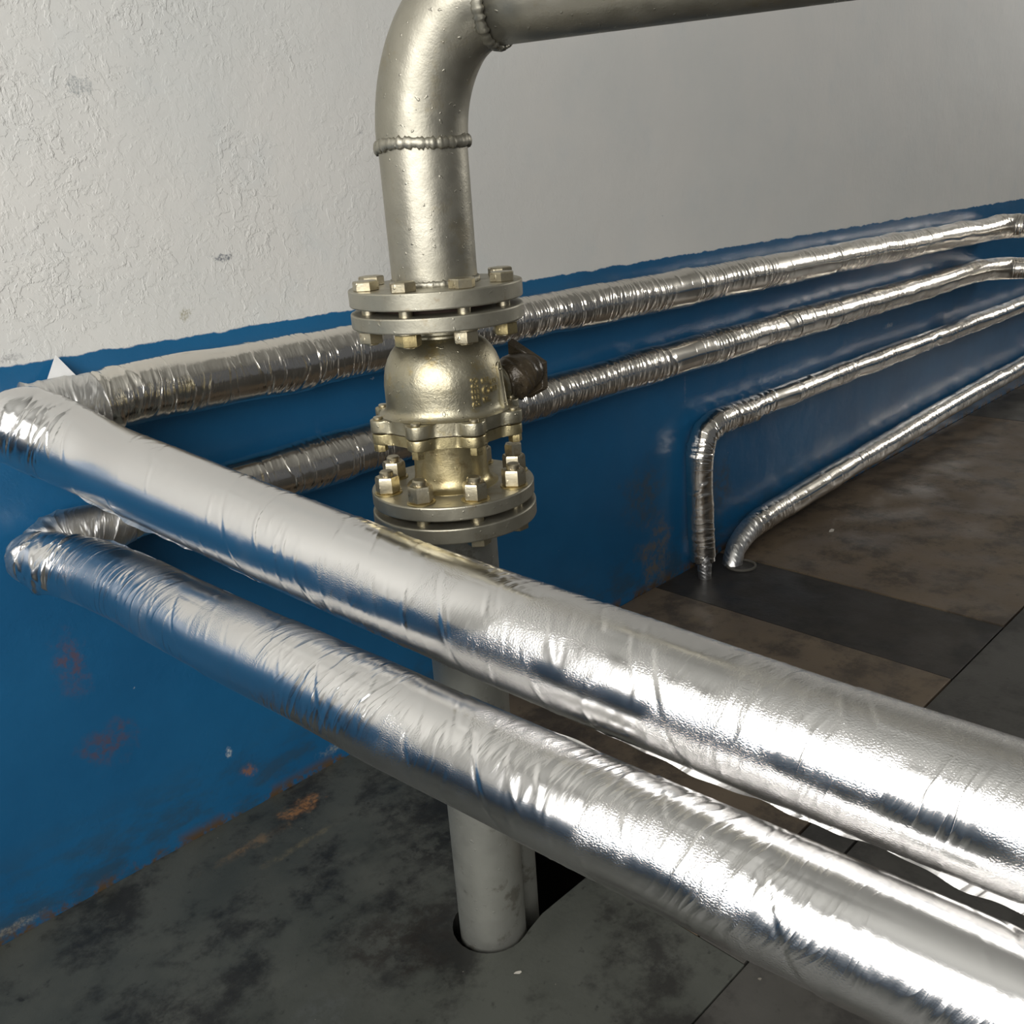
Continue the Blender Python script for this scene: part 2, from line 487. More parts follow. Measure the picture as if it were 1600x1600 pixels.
# big slab with the cut-out that the riser and its little neighbour pass through
arc = []
for k in range(0, 19):
    a = math.radians(62 + (298 - 62) * k / 18)
    arc.append((XR - 0.004 + 0.0645 * math.cos(a), YR + 0.0645 * math.sin(a)))
cut = [(0.955, -0.40), (0.83, -0.40)] + arc + [(0.83, -0.627), (0.955, -0.627)]
slab([(0.955, -0.0), (LW, 0.0), (LW, -4.5), (0.958, -4.5)][0:0] + [(LW, -4.5), (0.45, -4.5), (0.45, -0.929), (0.9575, -0.929), (0.9575, -0.627)] + list(reversed(cut))[1:-1] + [(0.9575, -0.40), (0.9575, 0.0), (LW, 0.0)], F_GREY)
slab(rect(0.45, 1.5, -2.4, -0.929), F_DGREY, -0.001)
slab([(0.9597, -0.0022), (0.9597, -0.40), (1.12, -0.40), (1.12, -0.627), (0.9597, -0.627), (0.9597, -0.8428), (1.9758, -0.8428), (1.9758, -0.0022)], F_BROWN, 0.0)
slab(rect(1.978, 2.315, -0.845, 0.0), F_DARK, -0.002)
slab(rect(2.315, 4.37, -0.845, 0.0), F_BROWN, 0.001)
slab(rect(4.37, 5.0, -0.845, 0.0), F_DGREY, 0.002)
slab(rect(5.0, 9.1, -0.845, 0.0), F_BROWN, 0.0)
slab(rect(0.9575, 1.5, -0.929, -0.845), F_DGREY, -0.001)
slab(rect(1.5, 3.2, -2.4, -0.845), F_DGREY, 0.0)
slab(rect(3.2, 9.1, -2.4, -0.845), F_DGREY, 0.001)
slab(rect(0.45, 9.1, -4.5, -2.4), F_DGREY, 0.0)
box('floor', (-1.5, -4.5, -0.55), (9.2, 0.0, -0.45), F_DARK)

# ================================================================= FOIL PIPES
FOIL_NEAR = foil_mat('smooth aluminium foil', 0.9, 1.6, 0.19, patch=0.53, seed=0.0, grow=0.14)
FOIL_NEAR2 = foil_mat('wrinkled aluminium foil', 0.9, 2.4, 0.21, patch=0.44, seed=4.0)
FOIL_WALL = foil_mat('dull aluminium foil', 1.5, 0.6, 0.17, (0.84, 0.80, 0.73), patch=0.42, seed=8.0, spiral=0.3)  # warm tint puts the tan floor's golden reflection into the foil colour
FOIL_EDGE = foil_mat('foil edge', 1.4, 0.5, 0.36, (0.74, 0.73, 0.71), patch=0.35, seed=2.0)


def quad(c, t0, t1, n, r):
    c = np.array(c); out = []
    for k in range(n):
        t = t0 + (t1 - t0) * k / (n - 1); q = c[0] + c[1] * t + c[2] * t * t
        out.append((q[0], q[1], q[2], r))
    return out


def flap(name, tube, direction, lo, hi, width, mat, parent, seed, out=0.0):
    """hanging lap of foil along a pipe; width(s) metres"""
    rng = random.Random(seed); bm = bmesh.new(); d = Vector(direction).normalized()
    ph = [rng.uniform(0, 6) for _ in range(6)]
    idx = [i for i in range(len(tube.s)) if lo <= tube.s[i] <= hi][::2]
    rows = []
    for i in idx:
        s_ = tube.s[i]; T = Vector(tube.T[i]); dd = (d - T * d.dot(T)).normalized()
        w = width(s_) * (1 + 0.35 * math.sin(s_ * 23 + ph[0]) + 0.22 * math.sin(s_ * 61 + ph[1]) + 0.12 * math.sin(s_ * 143 + ph[2]))
        w = max(w, 0.0005)
        sw = 0.003 * math.sin(s_ * 37 + ph[3]) + 0.0015 * math.sin(s_ * 97 + ph[4])
        side = T.cross(dd)
        base = Vector(tube.c[i]) + dd * (tube.r[i] - 0.003)
        rows.append([base, base + dd * (w * .5) + side * sw * .5, base + dd * w + side * sw])
    th = 0.0006
    vs = [[bm.verts.new(p) for p in r] for r in rows]
    for a, b in zip(vs, vs[1:]):
        for k in range(2): bm.faces.new((a[k], a[k + 1], b[k + 1], b[k]))
    bmesh.ops.recalc_face_normals(bm, faces=bm.faces)
    g = bmesh.ops.solidify(bm, geom=list(bm.faces), thickness=th)
    return from_bm(name, bm, mat, parent, angle=60)


def patch_uv(o, k=1.0):
    me = o.data; uvl = me.uv_layers.new(name='UVMap') if not me.uv_layers else me.uv_layers[0]
    for l in me.loops:
        c = me.vertices[l.vertex_index].co; uvl.data[l.index].uv = (c.x + c.y * 1.0, c.z)


rng = random.Random(7)
# ---- upper foil pipe: along the wall, round the elbow and out over the floor
root = empty('insulated_pipe', (0.438, -0.10, 0.815))
def child_fix(o, root):
    o.matrix_parent_inverse = Matrix.Translation(root.location).inverted() if root.rotation_euler.z == 0 else o.matrix_parent_inverse
cN = [[.438, -.125, .815], [.195, -1.198, -.197], [-.002, -.015, .056]]
near = Tube([(0.378, -0.062, 0.868, 0.046), (0.382, -0.072, 0.862, 0.055), (0.400, -0.092, 0.846, .0600), (0.424, -0.125, 0.828, .0600)] + quad(cN, 0.06, 1.45, 16, 0.0567), ds=0.0025, nth=150, up0=(0.4, 0, -1))
near.lumps(rng, 0.0012, 0.09)
near.random_creases(rng, 46, 0.0017, (0.0009, 0.0017), (0.08, 0.75), 0.020, (0.7, 2.4))
near.random_creases(rng, 150, 0.0006, (0.0008, 0.0014), (0.30, 1.2), 0.016, (0.3, 1.2))
near.random_creases(rng, 190, 0.0009, (0.001, 0.0022), (0.45, 1.75), 0.014, (0.4, 1.6))
near.random_creases(rng, 60, 0.0018, (0.001, 0.0025), (0, 0.11), 0.0)
for k in range(5):
    near.step(0.20 + 0.33 * k + rng.uniform(-.05, .05), 0.0005, 0.12, 0.03)
near.build('pipe_jacket', FOIL_NEAR, root, cap=True, rref=.0567)

def kink(x): return x

wallA = Tube([(4.40, -.30, .832, .047), (4.395, -.13, .834, .047), (4.375, -.085, .836, .049), (4.33, -.066, .838, .050)] +
             [(x, -.062, .8705 - .0075 * x - 0.003, .0475) for x in (4.2, 3.8, 3.3, 2.8, 2.3, 1.9, 1.5, 1.2, .95, .78, .66)] +
             [(.56, -.062, .864, .0475), (.50, -.062, .860, .0485), (.455, -.064, .858, .052), (.405, -.070, .860, .048)], ds=0.0035, nth=110, up0=(0, 0, -1))
La = wallA.s[-1]
wallA.lumps(rng, 0.0028, 0.08)
wallA.random_creases(rng, 130, 0.0016, (0.0025, 0.0045), (0, La - 0.9), 0.004, (0.8, 2.6))
wallA.random_creases(rng, 70, 0.0016, (0.0013, 0.0025), (La - 1.6, La), 0.015, (0.8, 2.6))
wallA.random_creases(rng, 40, 0.0035, (0.002, 0.004), (La - 0.16, La), 0.0)
wallA.random_creases(rng, 20, 0.004, (0.004, 0.006), (.14, .36), 0.0)
for k in range(9): wallA.step(0.55 + 0.40 * k + rng.uniform(-.08, .08), 0.0025, 0.15)
wallA.build('pipe_jacket', FOIL_WALL, root, 0.24, La - 0.10, rref=.0475)
wallA.build('elbow_wrap', FOIL_EDGE, root, La - 0.106, La, cap=True, rref=.0475)
wallA.build('elbow_wrap', FOIL_WALL, root, 0, 0.246, rref=.0475)
# far stretch turning out from the wall
t = Tube([(4.40, -.29, .832, .0465), (4.41, -.7, .829, .0465), (4.42, -1.6, .825, .0465)], ds=0.008, nth=72)
t.lumps(rng, 0.002, 0.08); t.random_creases(rng, 70, 0.002, (0.005, 0.007)); t.build('pipe_jacket', FOIL_WALL, root, rref=.0475)
fl = flap('foil_flap', near, (-0.55, 0, -0.83), 0.14, 1.7, lambda s_: 0.0045 + 0.003 * math.sin(s_ * 5 + 1), FOIL_EDGE, root, 3)
patch_uv(fl)
# triangular foil tab sticking up at the elbow
bm = bmesh.new()
p = [Vector((.447, -.030, .893)), Vector((.497, -.030, .899)), Vector((.478, -.014, .935))]
q = [v + Vector((0.0, 0.0015, 0)) for v in p]
a = [bm.verts.new(v) for v in p]; b = [bm.verts.new(v) for v in q]
bm.faces.new(a); bm.faces.new(b[::-1])
for k in range(3): bm.faces.new((a[k], a[(k + 1) % 3], b[(k + 1) % 3], b[k]))
o = from_bm('foil_tab', bm, plain('bright foil tab', (0.85, 0.85, 0.84), 0.5, 0.3), root, smooth=False); patch_uv(o)
tag(root, 'topmost foil-wrapped pipe, bending off the wall and running forward above the other long one', 'pipe', 'foil wrapped pipes')
rootA = root

# ---- second foil pipe
root = empty('insulated_pipe', (0.42, -0.10, 0.64))
c2 = [[.416, -.12, .640], [.009, -1.03, .024], [.078, .041, -.055]]
pts2 = quad(c2, 0.03, 1.22, 12, 0.0502)
P_, Q_ = np.array(pts2[-2]), np.array(pts2[-1]); D_ = (Q_ - P_)
for k in range(1, 6): pts2.append(tuple(Q_ + D_ * k))
near2 = Tube([(0.356, -0.050, 0.664, 0.026), (0.360, -0.064, 0.660, 0.038), (0.372, -0.090, 0.652, .0450), (0.396, -0.125, 0.643, .0485)] + pts2[1:], ds=0.0025, nth=150, up0=(0.4, 0, -1))
near2.lumps(rng, 0.0012, 0.08)
near2.random_creases(rng, 330, 0.0006, (0.001, 0.0022), (0.05, 1.8), 0.014, (0.4, 1.6))
near2.random_creases(rng, 60, 0.0030, (0.002, 0.0035), (0, 0.09), 0.0)
near2.random_creases(rng, 60, 0.0010, (0.0015, 0.003), (0.05, 1.8), 0.014, (0.5, 1.2), (PI + 0.25, 0.35))
for k in range(6): near2.step(0.22 + 0.27 * k + rng.uniform(-.05, .05), 0.0007, 0.12, 0.03)
near2.build('pipe_jacket', FOIL_NEAR2, root, 0.03, rref=.05)
wallB = Tube([(4.43, -.30, .655, .045), (4.425, -.13, .657, .045), (4.405, -.085, .659, .047), (4.36, -.064, .661, .048)] +
             [(x, -.058, .672, .0455) for x in (4.2, 3.8, 3.3, 2.8, 2.3, 1.9, 1.5, 1.2, .95, .8, .72)] +
             [(.64, -.058, .670, .042), (.57, -.058, .667, .036), (.53, -.060, .664, .034), (.49, -.058, .664, .040), (.445, -.056, .668, .042), (.405, -.058, .670, .040), (.375, -.068, .664, .036)], ds=0.0035, nth=110, up0=(0, 0, -1))
Lb = wallB.s[-1]
wallB.lumps(rng, 0.0030, 0.08)
wallB.random_creases(rng, 170, 0.0018, (0.0025, 0.0045), (0, Lb - 0.9), 0.004, (0.8, 2.6))
wallB.random_creases(rng, 60, 0.0016, (0.0013, 0.0025), (Lb - 1.6, Lb), 0.015, (0.8, 2.6))
wallB.random_creases(rng, 50, 0.004, (0.002, 0.004), (Lb - 0.18, Lb), 0.0)
for k in range(11): wallB.step(0.45 + 0.33 * k + rng.uniform(-.08, .08), 0.0028, 0.14)
wallB.build('pipe_jacket', FOIL_WALL, root, 0.24, Lb - 0.14, rref=.0475)
wallB.build('elbow_wrap', FOIL_EDGE, root, Lb - 0.146, Lb, cap=True, rref=.0475)
near2.build('elbow_wrap', FOIL_EDGE, root, 0, 0.036, cap=True, rref=.05)
wallB.build('elbow_wrap', FOIL_WALL, root, 0, 0.246, rref=.0475)
t = Tube([(4.43, -.29, .655, .045), (4.44, -.7, .652, .045), (4.45, -1.6, .648, .045)], ds=0.008, nth=72)
t.lumps(rng, 0.002, 0.08); t.random_creases(rng, 70, 0.002, (0.005, 0.007)); t.build('pipe_jacket', FOIL_WALL, root, rref=.0475)
fl = flap('foil_flap', near2, (0.55, 0, 0.84), 0.05, 1.75, lambda s_: 0.0022 + 0.001 * math.sin(s_ * 9), FOIL_EDGE, root, 5)
patch_uv(fl)
tag(root, 'second foil-wrapped pipe from the top, its wrinkled forward run lowest in the foreground', 'pipe', 'foil wrapped pipes')
rootB = root

# ---- third: along the wall then down into the floor
root = empty('insulated_pipe', (2.13, -0.05, 0.0))
c = Tube([(x, -.050, .452, .0365) for x in (6.4, 5.5, 4.8, 4.3, 3.8, 3.4, 3.0, 2.7, 2.5, 2.36)] +
         [(2.27, -.050, .452, .038), (2.20, -.050, .447, .039), (2.155, -.050, .425, .039), (2.135, -.050, .38, .0385), (2.130, -.050, .30, .0385), (2.132, -.052, .2, .039), (2.136, -.056, .10, .0385), (2.138, -.058, .045, .037)], ds=0.005, nth=90)
Lc = c.s[-1]
c.lumps(rng, 0.0022, 0.06)
c.random_creases(rng, 300, 0.0018, (0.003, 0.005), None, 0.002, (0.8, 2.6))
c.random_creases(rng, 110, 0.0034, (0.003, 0.005), (Lc - 0.75, Lc), 0.002, (0.8, 2.6))
for k in range(12): c.step(0.35 + 0.31 * k + rng.uniform(-.08, .08), 0.0028, 0.14)
c.build('pipe_jacket', FOIL_WALL, root, 0, Lc - 0.50, rref=.0375)
c.build('elbow_wrap', FOIL_WALL, root, Lc - 0.506, Lc - 0.335, rref=.0375)
c.build('drop_jacket', FOIL_WALL, root, Lc - 0.341, Lc, cap=True, rref=.0375)
t = Tube([(2.128, -.068, .10, .021), (2.126, -.072, .04, .021), (2.124, -.074, .001, .019), (2.124, -.074, -0.03, .018)], ds=0.003, nth=64)
t.random_creases(rng, 40, 0.0018, (0.002, 0.003)); o = t.build('pipe_end', FOIL_EDGE, root, cap=True, rref=.02)
tag(root, 'third foil-wrapped pipe down the blue wall, dropping upright to the floor', 'pipe', 'foil wrapped pipes')
rootC = root

# ---- fourth: lies in the corner of wall and floor
root = empty('insulated_pipe', (2.25, -0.07, 0.0))
d = Tube([(x, -.054, z, .041) for x, z in ((6.6, .17), (5.6, .155), (4.6, .140), (4.0, .130), (3.5, .112), (3.1, .098), (2.85, .088), (2.65, .080), (2.52, .075))] +
         [(2.42, -.056, .066, .037), (2.35, -.062, .052, .033), (2.295, -.072, .030, .031), (2.262, -.080, -.010, .031), (2.250, -.084, -.08, .031)], ds=0.005, nth=90)
Ld = d.s[-1]
d.lumps(rng, 0.0020, 0.07)
d.random_creases(rng, 230, 0.0015, (0.003, 0.005), None, 0.002, (0.8, 2.6))
d.random_creases(rng, 60, 0.0022, (0.003, 0.004), (Ld - 0.3, Ld), 0.002, (0.8, 2.6))
for k in range(10): d.step(0.45 + 0.41 * k + rng.uniform(-.08, .08), 0.0022, 0.14)
d.build('pipe_jacket', FOIL_WALL, root, 0, Ld - 0.24, rref=.041)
d.build('elbow_wrap', FOIL_EDGE, root, Ld - 0.246, Ld, rref=.041)
tag(root, 'lowest foil-wrapped pipe, lying in the corner of wall and floor', 'pipe', 'foil wrapped pipes')
rootD = root
for r_ in (rootA, rootB, rootC, rootD):
    for ch in list(r_.children):
        ch.matrix_parent_inverse = Matrix.Translation(r_.location).inverted()

# collar of the hole that pipe goes into
bm = lathe([(0.040, -0.03), (0.040, 0.003), (0.046, 0.003), (0.046, -0.03)], 40, close=True)
o = from_bm('pipe_sleeve', bm, plain('worn collar', (0.13, 0.12, 0.10), 0.5)); o.location = (2.262, -0.112, 0.0)
tag(o, 'low round collar in the dark slab where the lowest foil pipe enters the floor', 'pipe collar')

# ================================================================= STEEL RISER AND VALVE
RZ = math.atan2(-0.641, 0.768)
STEEL = paint_metal('silver painted steel', (0.36, 0.34, 0.28), (0.30, 0.285, 0.23), 0.44, 0.9, 0.0005, (0.30, 0.26, 0.17), 0.5)
STEEL_LOW = paint_metal('grey painted steel', (0.33, 0.33, 0.29), (0.27, 0.27, 0.24), 0.48, 0.6, 0.0004, (0.10, 0.085, 0.06), 0.6)
FLANGE = paint_metal('flange paint', (0.38, 0.36, 0.29), (0.32, 0.30, 0.235), 0.42, 0.85, 0.0003, (0.22, 0.16, 0.08), 0.5, 14)
BRONZE = paint_metal('cast valve metal', (0.42, 0.39, 0.29), (0.37, 0.33, 0.225), 0.39, 0.95, 0.0007, (0.40, 0.31, 0.13), 0.6, 12)
BRASSY = paint_metal('brassy cast metal', (0.48, 0.41, 0.24), (0.42, 0.36, 0.20), 0.36, 0.95, 0.0006, (0.28, 0.20, 0.09), 0.6, 16)
BOLT = paint_metal('bolt metal', (0.48, 0.44, 0.33), (0.40, 0.35, 0.24), 0.33, 0.95, 0.0003, (0.16, 0.11, 0.06), 0.6, 30)
BOLT_BR = paint_metal('brassy bolt metal', (0.52, 0.43, 0.22), (0.42, 0.34, 0.17), 0.30, 0.95, 0.0003, (0.12, 0.08, 0.04), 0.6, 40)
RUST = plain('rusty gasket', (0.035, 0.018, 0.012), 0.8)
TAPE = paint_metal('brown tape wrap', (0.040, 0.032, 0.021), (0.070, 0.052, 0.030), 0.30, 0.2, 0.0016, (0.03, 0.02, 0.015), 0.5, 30)


def weld(name, center, axis_z, R, mat, parent, n=64, rr=0.0042, seed=1, jit=0.0022):
    """lumpy weld bead ring; axis_z = 3x3 matrix whose z is the pipe axis"""
    rg = random.Random(seed); bm = bmesh.new(); rings = []
    N = 140; m = 10
    offs = [rg.uniform(-1, 1) for _ in range(N)]
    for i in range(N):
        a = 2 * PI * i / N
        w = rr * (1 + 0.30 * abs(math.sin(i * 0.62)) + 0.25 * offs[i]); dz = jit * math.sin(a * 3 + seed) * .6 + 0.0007 * offs[i - 3]
        ring = []
        for k in range(m):
            b = 2 * PI * k / m
            r_ = R + w * 0.75 * math.cos(b); z = dz + w * 1.35 * math.sin(b)
            ring.append(bm.verts.new(Vector(center) + axis_z @ Vector((r_ * math.cos(a), r_ * math.sin(a), z))))
        rings.append(ring)
    for i in range(N):
        a, b = rings[i], rings[(i + 1) % N]
        for k in range(m): bm.faces.new((a[k], a[(k + 1) % m], b[(k + 1) % m], b[k]))
    return from_bm(name, bm, mat, parent, angle=80)


Z_WELD = 1.185
up = empty('steel_pipe', (XR, YR, 1.0), RZ)
# local frame of riser objects: -Y faces the viewer side, origin on the pipe axis (z absolute - 1.0)
bm = lathe([(0.054, 0.012), (0.054, 0.185)], 72); from_bm('upright_run', bm, STEEL, up)
Rv, Rh = 0.150, 0.104
ha = math.radians(-66) - RZ       # direction of the top run in the local frame
hd = Vector((math.cos(ha), math.sin(ha), 0))
pts = []
for k in range(0, 33):
    a = PI / 2 * k / 32
    c_ = hd * (Rh * (1 - math.cos(a))) + Vector((0, 0, 0.185 + Rv * math.sin(a)))
    pts.append((*c_, 0.0555))
t = Tube(pts, resample=False, nth=90, up0=(1, 0, 0)); t.lumps(rng, 0.0006, 0.04); t.build('elbow', STEEL, up)
e0 = hd * Rh + Vector((0, 0, 0.185 + Rv))
t = Tube([(*(e0 + hd * s_), 0.054) for s_ in np.linspace(0, 1.5, 30)], resample=False, nth=72); t.build('top_run', STEEL, up, cap=True)
weld('weld_bead', (0, 0, 0.185), Matrix.Identity(3), 0.0555, STEEL, up, seed=2)
zax = hd; xax = Vector((0, 0, 1)).cross(zax).normalized(); yax = zax.cross(xax)
weld('weld_bead', e0, Matrix((xax, yax, zax)).transposed(), 0.0555, STEEL, up, seed=5)
weld('weld_bead', (0, 0, 0.0245), Matrix.Identity(3), 0.0545, STEEL, up, seed=9, rr=0.003, jit=0.0006)


def flange_bm(z0, z1, R=0.110, ri=0.045, bev=0.002, face=None):
    pr = [(ri, z0), (R - bev, z0), (R - bev * .3, z0 + bev * .3), (R, z0 + bev), (R, z1 - bev), (R - bev * .3, z1 - bev * .3), (R - bev, z1), (ri, z1)]
    return lathe(pr, 96, close=True)


from_bm('flange', flange_bm(0.0009, 0.0220), FLANGE, up)
tag(up, 'silver painted steel pipe rising from the upper flange and elbowing over the room', 'pipe')

valve = empty('ball_valve', (XR, YR, 0.72), RZ)
z = lambda a: a - 0.72
from_bm('body_flange', flange_bm(z(0.9744), z(0.9929)), FLANGE, valve)
from_bm('gasket', lathe([(0.070, z(0.993)), (0.070, z(1.0008))], 64), RUST, valve)
# bell shaped body
prof = [(0.040, z(0.975)), (0.046, z(0.970)), (0.046, z(0.9625)), (0.040, z(0.9595)), (0.0405, z(0.957)), (0.0485, z(0.9545)), (0.0535, z(0.9515)), (0.0595, z(0.9465)),
        (0.0655, z(0.9395)), (0.0705, z(0.9310)), (0.0745, z(0.9210)), (0.0770, z(0.9100)), (0.0782, z(0.8980)), (0.0782, z(0.8850)), (0.0783, z(0.8740)), (0.0792, z(0.8680)), (0.0815, z(0.8640)), (0.0850, z(0.8620)), (0.088, z(0.8610)), (0.060, z(0.860))]
from_bm('body', lathe(prof, 96), BRONZE, valve, angle=60)


def lobes(R0, dR, n=8, phase=0.0, N=192):
    out = []
    for i in range(N):
        a = 2 * PI * i / N
        c_ = math.cos((a - phase) * n)
        w = max(0.0, (c_ + 0.15) / 1.15) ** 0.75
        r_ = R0 + dR * w
        out.append((r_ * math.sin(a), -r_ * math.cos(a)))
    return out


PH = math.radians(20)
from_bm('lobed_flange', prism(lobes(0.0865, 0.0185, phase=PH), z(0.8440), z(0.8605), bevel=0.0022), BRONZE, valve, angle=50)
from_bm('lobed_flange', prism(lobes(0.0860, 0.0180, phase=PH), z(0.8285), z(0.8425), bevel=0.0018), BRASSY, valve, angle=50)
from_bm('gasket', lathe([(0.083, z(0.8424)), (0.083, z(0.8441))], 64), RUST, valve)
prof = [(0.058, z(0.829)), (0.0575, z(0.8250)), (0.0495, z(0.8215)), (0.0490, z(0.815)), (0.0495, z(0.790)), (0.0500, z(0.775)), (0.0515, z(0.7655)), (0.056, z(0.7615)), (0.062, z(0.7590)), (0.062, z(0.757))]
from_bm('neck', lathe(prof, 80), BRASSY, valve, angle=60)
from_bm('body_flange', flange_bm(z(0.7395), z(0.7585)), FLANGE, valve)
from_bm('gasket', lathe([(0.078, z(0.7300)), (0.078, z(0.7396))], 64), RUST, valve)


def hexagon(r, rot=0): return [(r * math.cos(PI / 3 * k + rot), r * math.sin(PI / 3 * k + rot)) for k in range(6)]


def hex_bm(r, h, z0, rot=0, dome=True):
    bm = bmesh.new()
    hx = hexagon(r, rot); hi = hexagon(r * 0.93, rot)
    lv = [(hi, z0), (hx, z0 + h * 0.07), (hx, z0 + h * 0.86), (hi, z0 + h)]
    if dome: lv.append((hexagon(r * 0.80, rot), z0 + h * 1.03))
    rings = [[bm.verts.new((x, y, zz)) for x, y in pts_] for pts_, zz in lv]
    for a, b in zip(rings, rings[1:]):
        for k in range(6): bm.faces.new((a[k], a[(k + 1) % 6], b[(k + 1) % 6], b[k]))
    bm.faces.new(rings[0][::-1]); bm.faces.new(rings[-1])
    return bm


def cyl_bm(r, z0, z1, n=24, ch=0.001):
    return lathe([(r - ch, z0), (r, z0 + ch), (r, z1 - ch), (r - ch, z1)], n)


rb = random.Random(3)
BC = 0.0905
for k in range(8):
    a = PH + k * PI / 4; x, y = BC * math.sin(a), -BC * math.cos(a)
    # upper joint: head above, nut below
    rot = rb.uniform(0, PI / 3)
    b_ = from_bm('bolt', hex_bm(0.0165, 0.0115, 0, rot), BOLT, valve, angle=25); b_.location = (x, y, z(1.0220))
    s_ = from_bm('shank', cyl_bm(0.0085, z(0.968) - z(1.022), 0.002), BOLT, b_)
    n_ = from_bm('nut', hex_bm(0.0160, 0.0150, 0, rb.uniform(0, PI / 3)), BOLT_BR if k % 2 else BOLT, b_, angle=25); n_.location = (0, 0, 0.9744 - 1.022 - 0.0165)
    w_ = from_bm('washer', cyl_bm(0.0170, 0, 0.0018, 32, 0.0004), BOLT, b_); w_.location = (0, 0, 0.9744 - 1.022 - 0.0018)
    s2 = from_bm('bolt_tip', cyl_bm(0.0082, 0, 0.004, 20), BOLT, b_); s2.location = (0, 0, 0.9744 - 1.022 - 0.0190)
for k in range(8):
    a = PH + k * PI / 4 - math.radians(3); x, y = BC * math.sin(a), -BC * math.cos(a)
    # lower joint: stud and nut standing on the flange
    tall = k in (2, 3)
    b_ = from_bm('stud', cyl_bm(0.0092, z(0.704), z(0.7585) + (0.031 if not tall else 0.040), 24, 0.0018), BOLT, valve); b_.location = (x, y, 0)
    n_ = from_bm('nut', hex_bm(0.0162, 0.0215, 0, rb.uniform(0, PI / 3)), BOLT, b_, angle=25); n_.location = (0, 0, z(0.7605))
    w_ = from_bm('washer', cyl_bm(0.0185, 0, 0.0022, 32, 0.0005), BOLT_BR, b_); w_.location = (0, 0, z(0.7583))
    h_ = from_bm('bolt_head', hex_bm(0.0160, 0.0110, 0, rb.uniform(0, PI / 3)), BOLT, b_, angle=25); h_.location = (0, 0, z(0.6985))
    if tall:
        n_ = from_bm('nut', hex_bm(0.0125, 0.0150, 0, rb.uniform(0, PI / 3)), BOLT, b_, angle=25); n_.location = (0, 0, z(0.7825))
    # small screws under the lobed flange
    a = PH + k * PI / 4; x, y = 0.0945 * math.sin(a), -0.0945 * math.cos(a)
    q_ = from_bm('screw', hex_bm(0.0088, 0.0105, 0, rb.uniform(0, PI / 3)), BOLT_BR, valve, angle=25); q_.location = (x, y, z(0.8185))
    q2 = from_bm('screw_tip', cyl_bm(0.0062, 0, 0.0042, 18), BOLT, q_); q2.location = (0, 0, 0.0415)

# raised cast lettering and name plate on the bell
PZ = [p_[1] for p_ in prof]
bell = [(0.0485, z(0.9545)), (0.0595, z(0.9465)), (0.0705, z(0.9310)), (0.0745, z(0.9210)), (0.0770, z(0.9100)), (0.0782, z(0.8980)), (0.0782, z(0.8740)), (0.0815, z(0.864))]


def bell_r(zz):
    b = sorted(((q, p_) for p_, q in bell))
    return float(np.interp(zz, [q for q, _ in b], [p_ for _, p_ in b]))


def on_bell(u, v, off):
    """u = metres round the bell from the viewer-facing meridian, v = local height"""
    a = u / 0.078; r_ = bell_r(v) + off
    return Vector((r_ * math.sin(a), -r_ * math.cos(a), v))


def cast_text(txt, u0, v0, size, parent, gap=1.0):
    cu = bpy.data.curves.new('lettering', 'FONT'); cu.body = txt; cu.size = size; cu.extrude = 0.0017; cu.space_character = gap
    cu.resolution_u = 3; cu.offset = size * 0.03
    to = bpy.data.objects.new('lettering', cu); COL.objects.link(to)
    bpy.context.view_layer.update()
    me = bpy.data.meshes.new_from_object(to.evaluated_get(bpy.context.evaluated_depsgraph_get()))
    COL.objects.unlink(to); bpy.data.objects.remove(to)
    for v in me.vertices:
        x, y, zz = v.co
        v.co = on_bell(u0 - y, v0 + x, zz + 0.0002)
    me.update()
    return link_mesh('lettering', me, BRASSY, parent, smooth=False)


cast_text('BEEBS', 0.0445, z(0.8735), 0.0145, valve, 1.0)
cast_text('FOE', 0.0620, z(0.8765), 0.0165, valve, 1.15)
cast_text('EE', 0.0760, z(0.8880), 0.0150, valve, 1.2)
# long oval plate with two rivets
bm = bmesh.new(); pts_ = []
for i in range(40):
    a = 2 * PI * i / 40
    pts_.append((0.0072 * math.cos(a), (0.0240 if math.sin(a) > 0 else -0.0240) + 0.0072 * math.sin(a)))
def plate_ring(sc, off): return [bm.verts.new(on_bell(0.0935 + x * sc, z(0.8900) + y * (0.92 + .08 * sc) , off)) for x, y in pts_]
rs_ = [plate_ring(1.0, -0.002), plate_ring(1.0, 0.0020), plate_ring(0.80, 0.0022), plate_ring(0.72, 0.0008)]
for a_, b_ in zip(rs_, rs_[1:]):
    for k in range(40): bm.faces.new((a_[k], a_[(k + 1) % 40], b_[(k + 1) % 40], b_[k]))
bm.faces.new(rs_[-1])
from_bm('name_plate', bm, BRONZE, valve, angle=40)
for dv in (0.022, -0.022):
    bm = bmesh.new(); bmesh.ops.create_uvsphere(bm, u_segments=14, v_segments=8, radius=0.0022)
    rv = from_bm('rivet', bm, BRONZE, valve); rv.location = on_bell(0.0935, z(0.890) + dv, 0.0014)

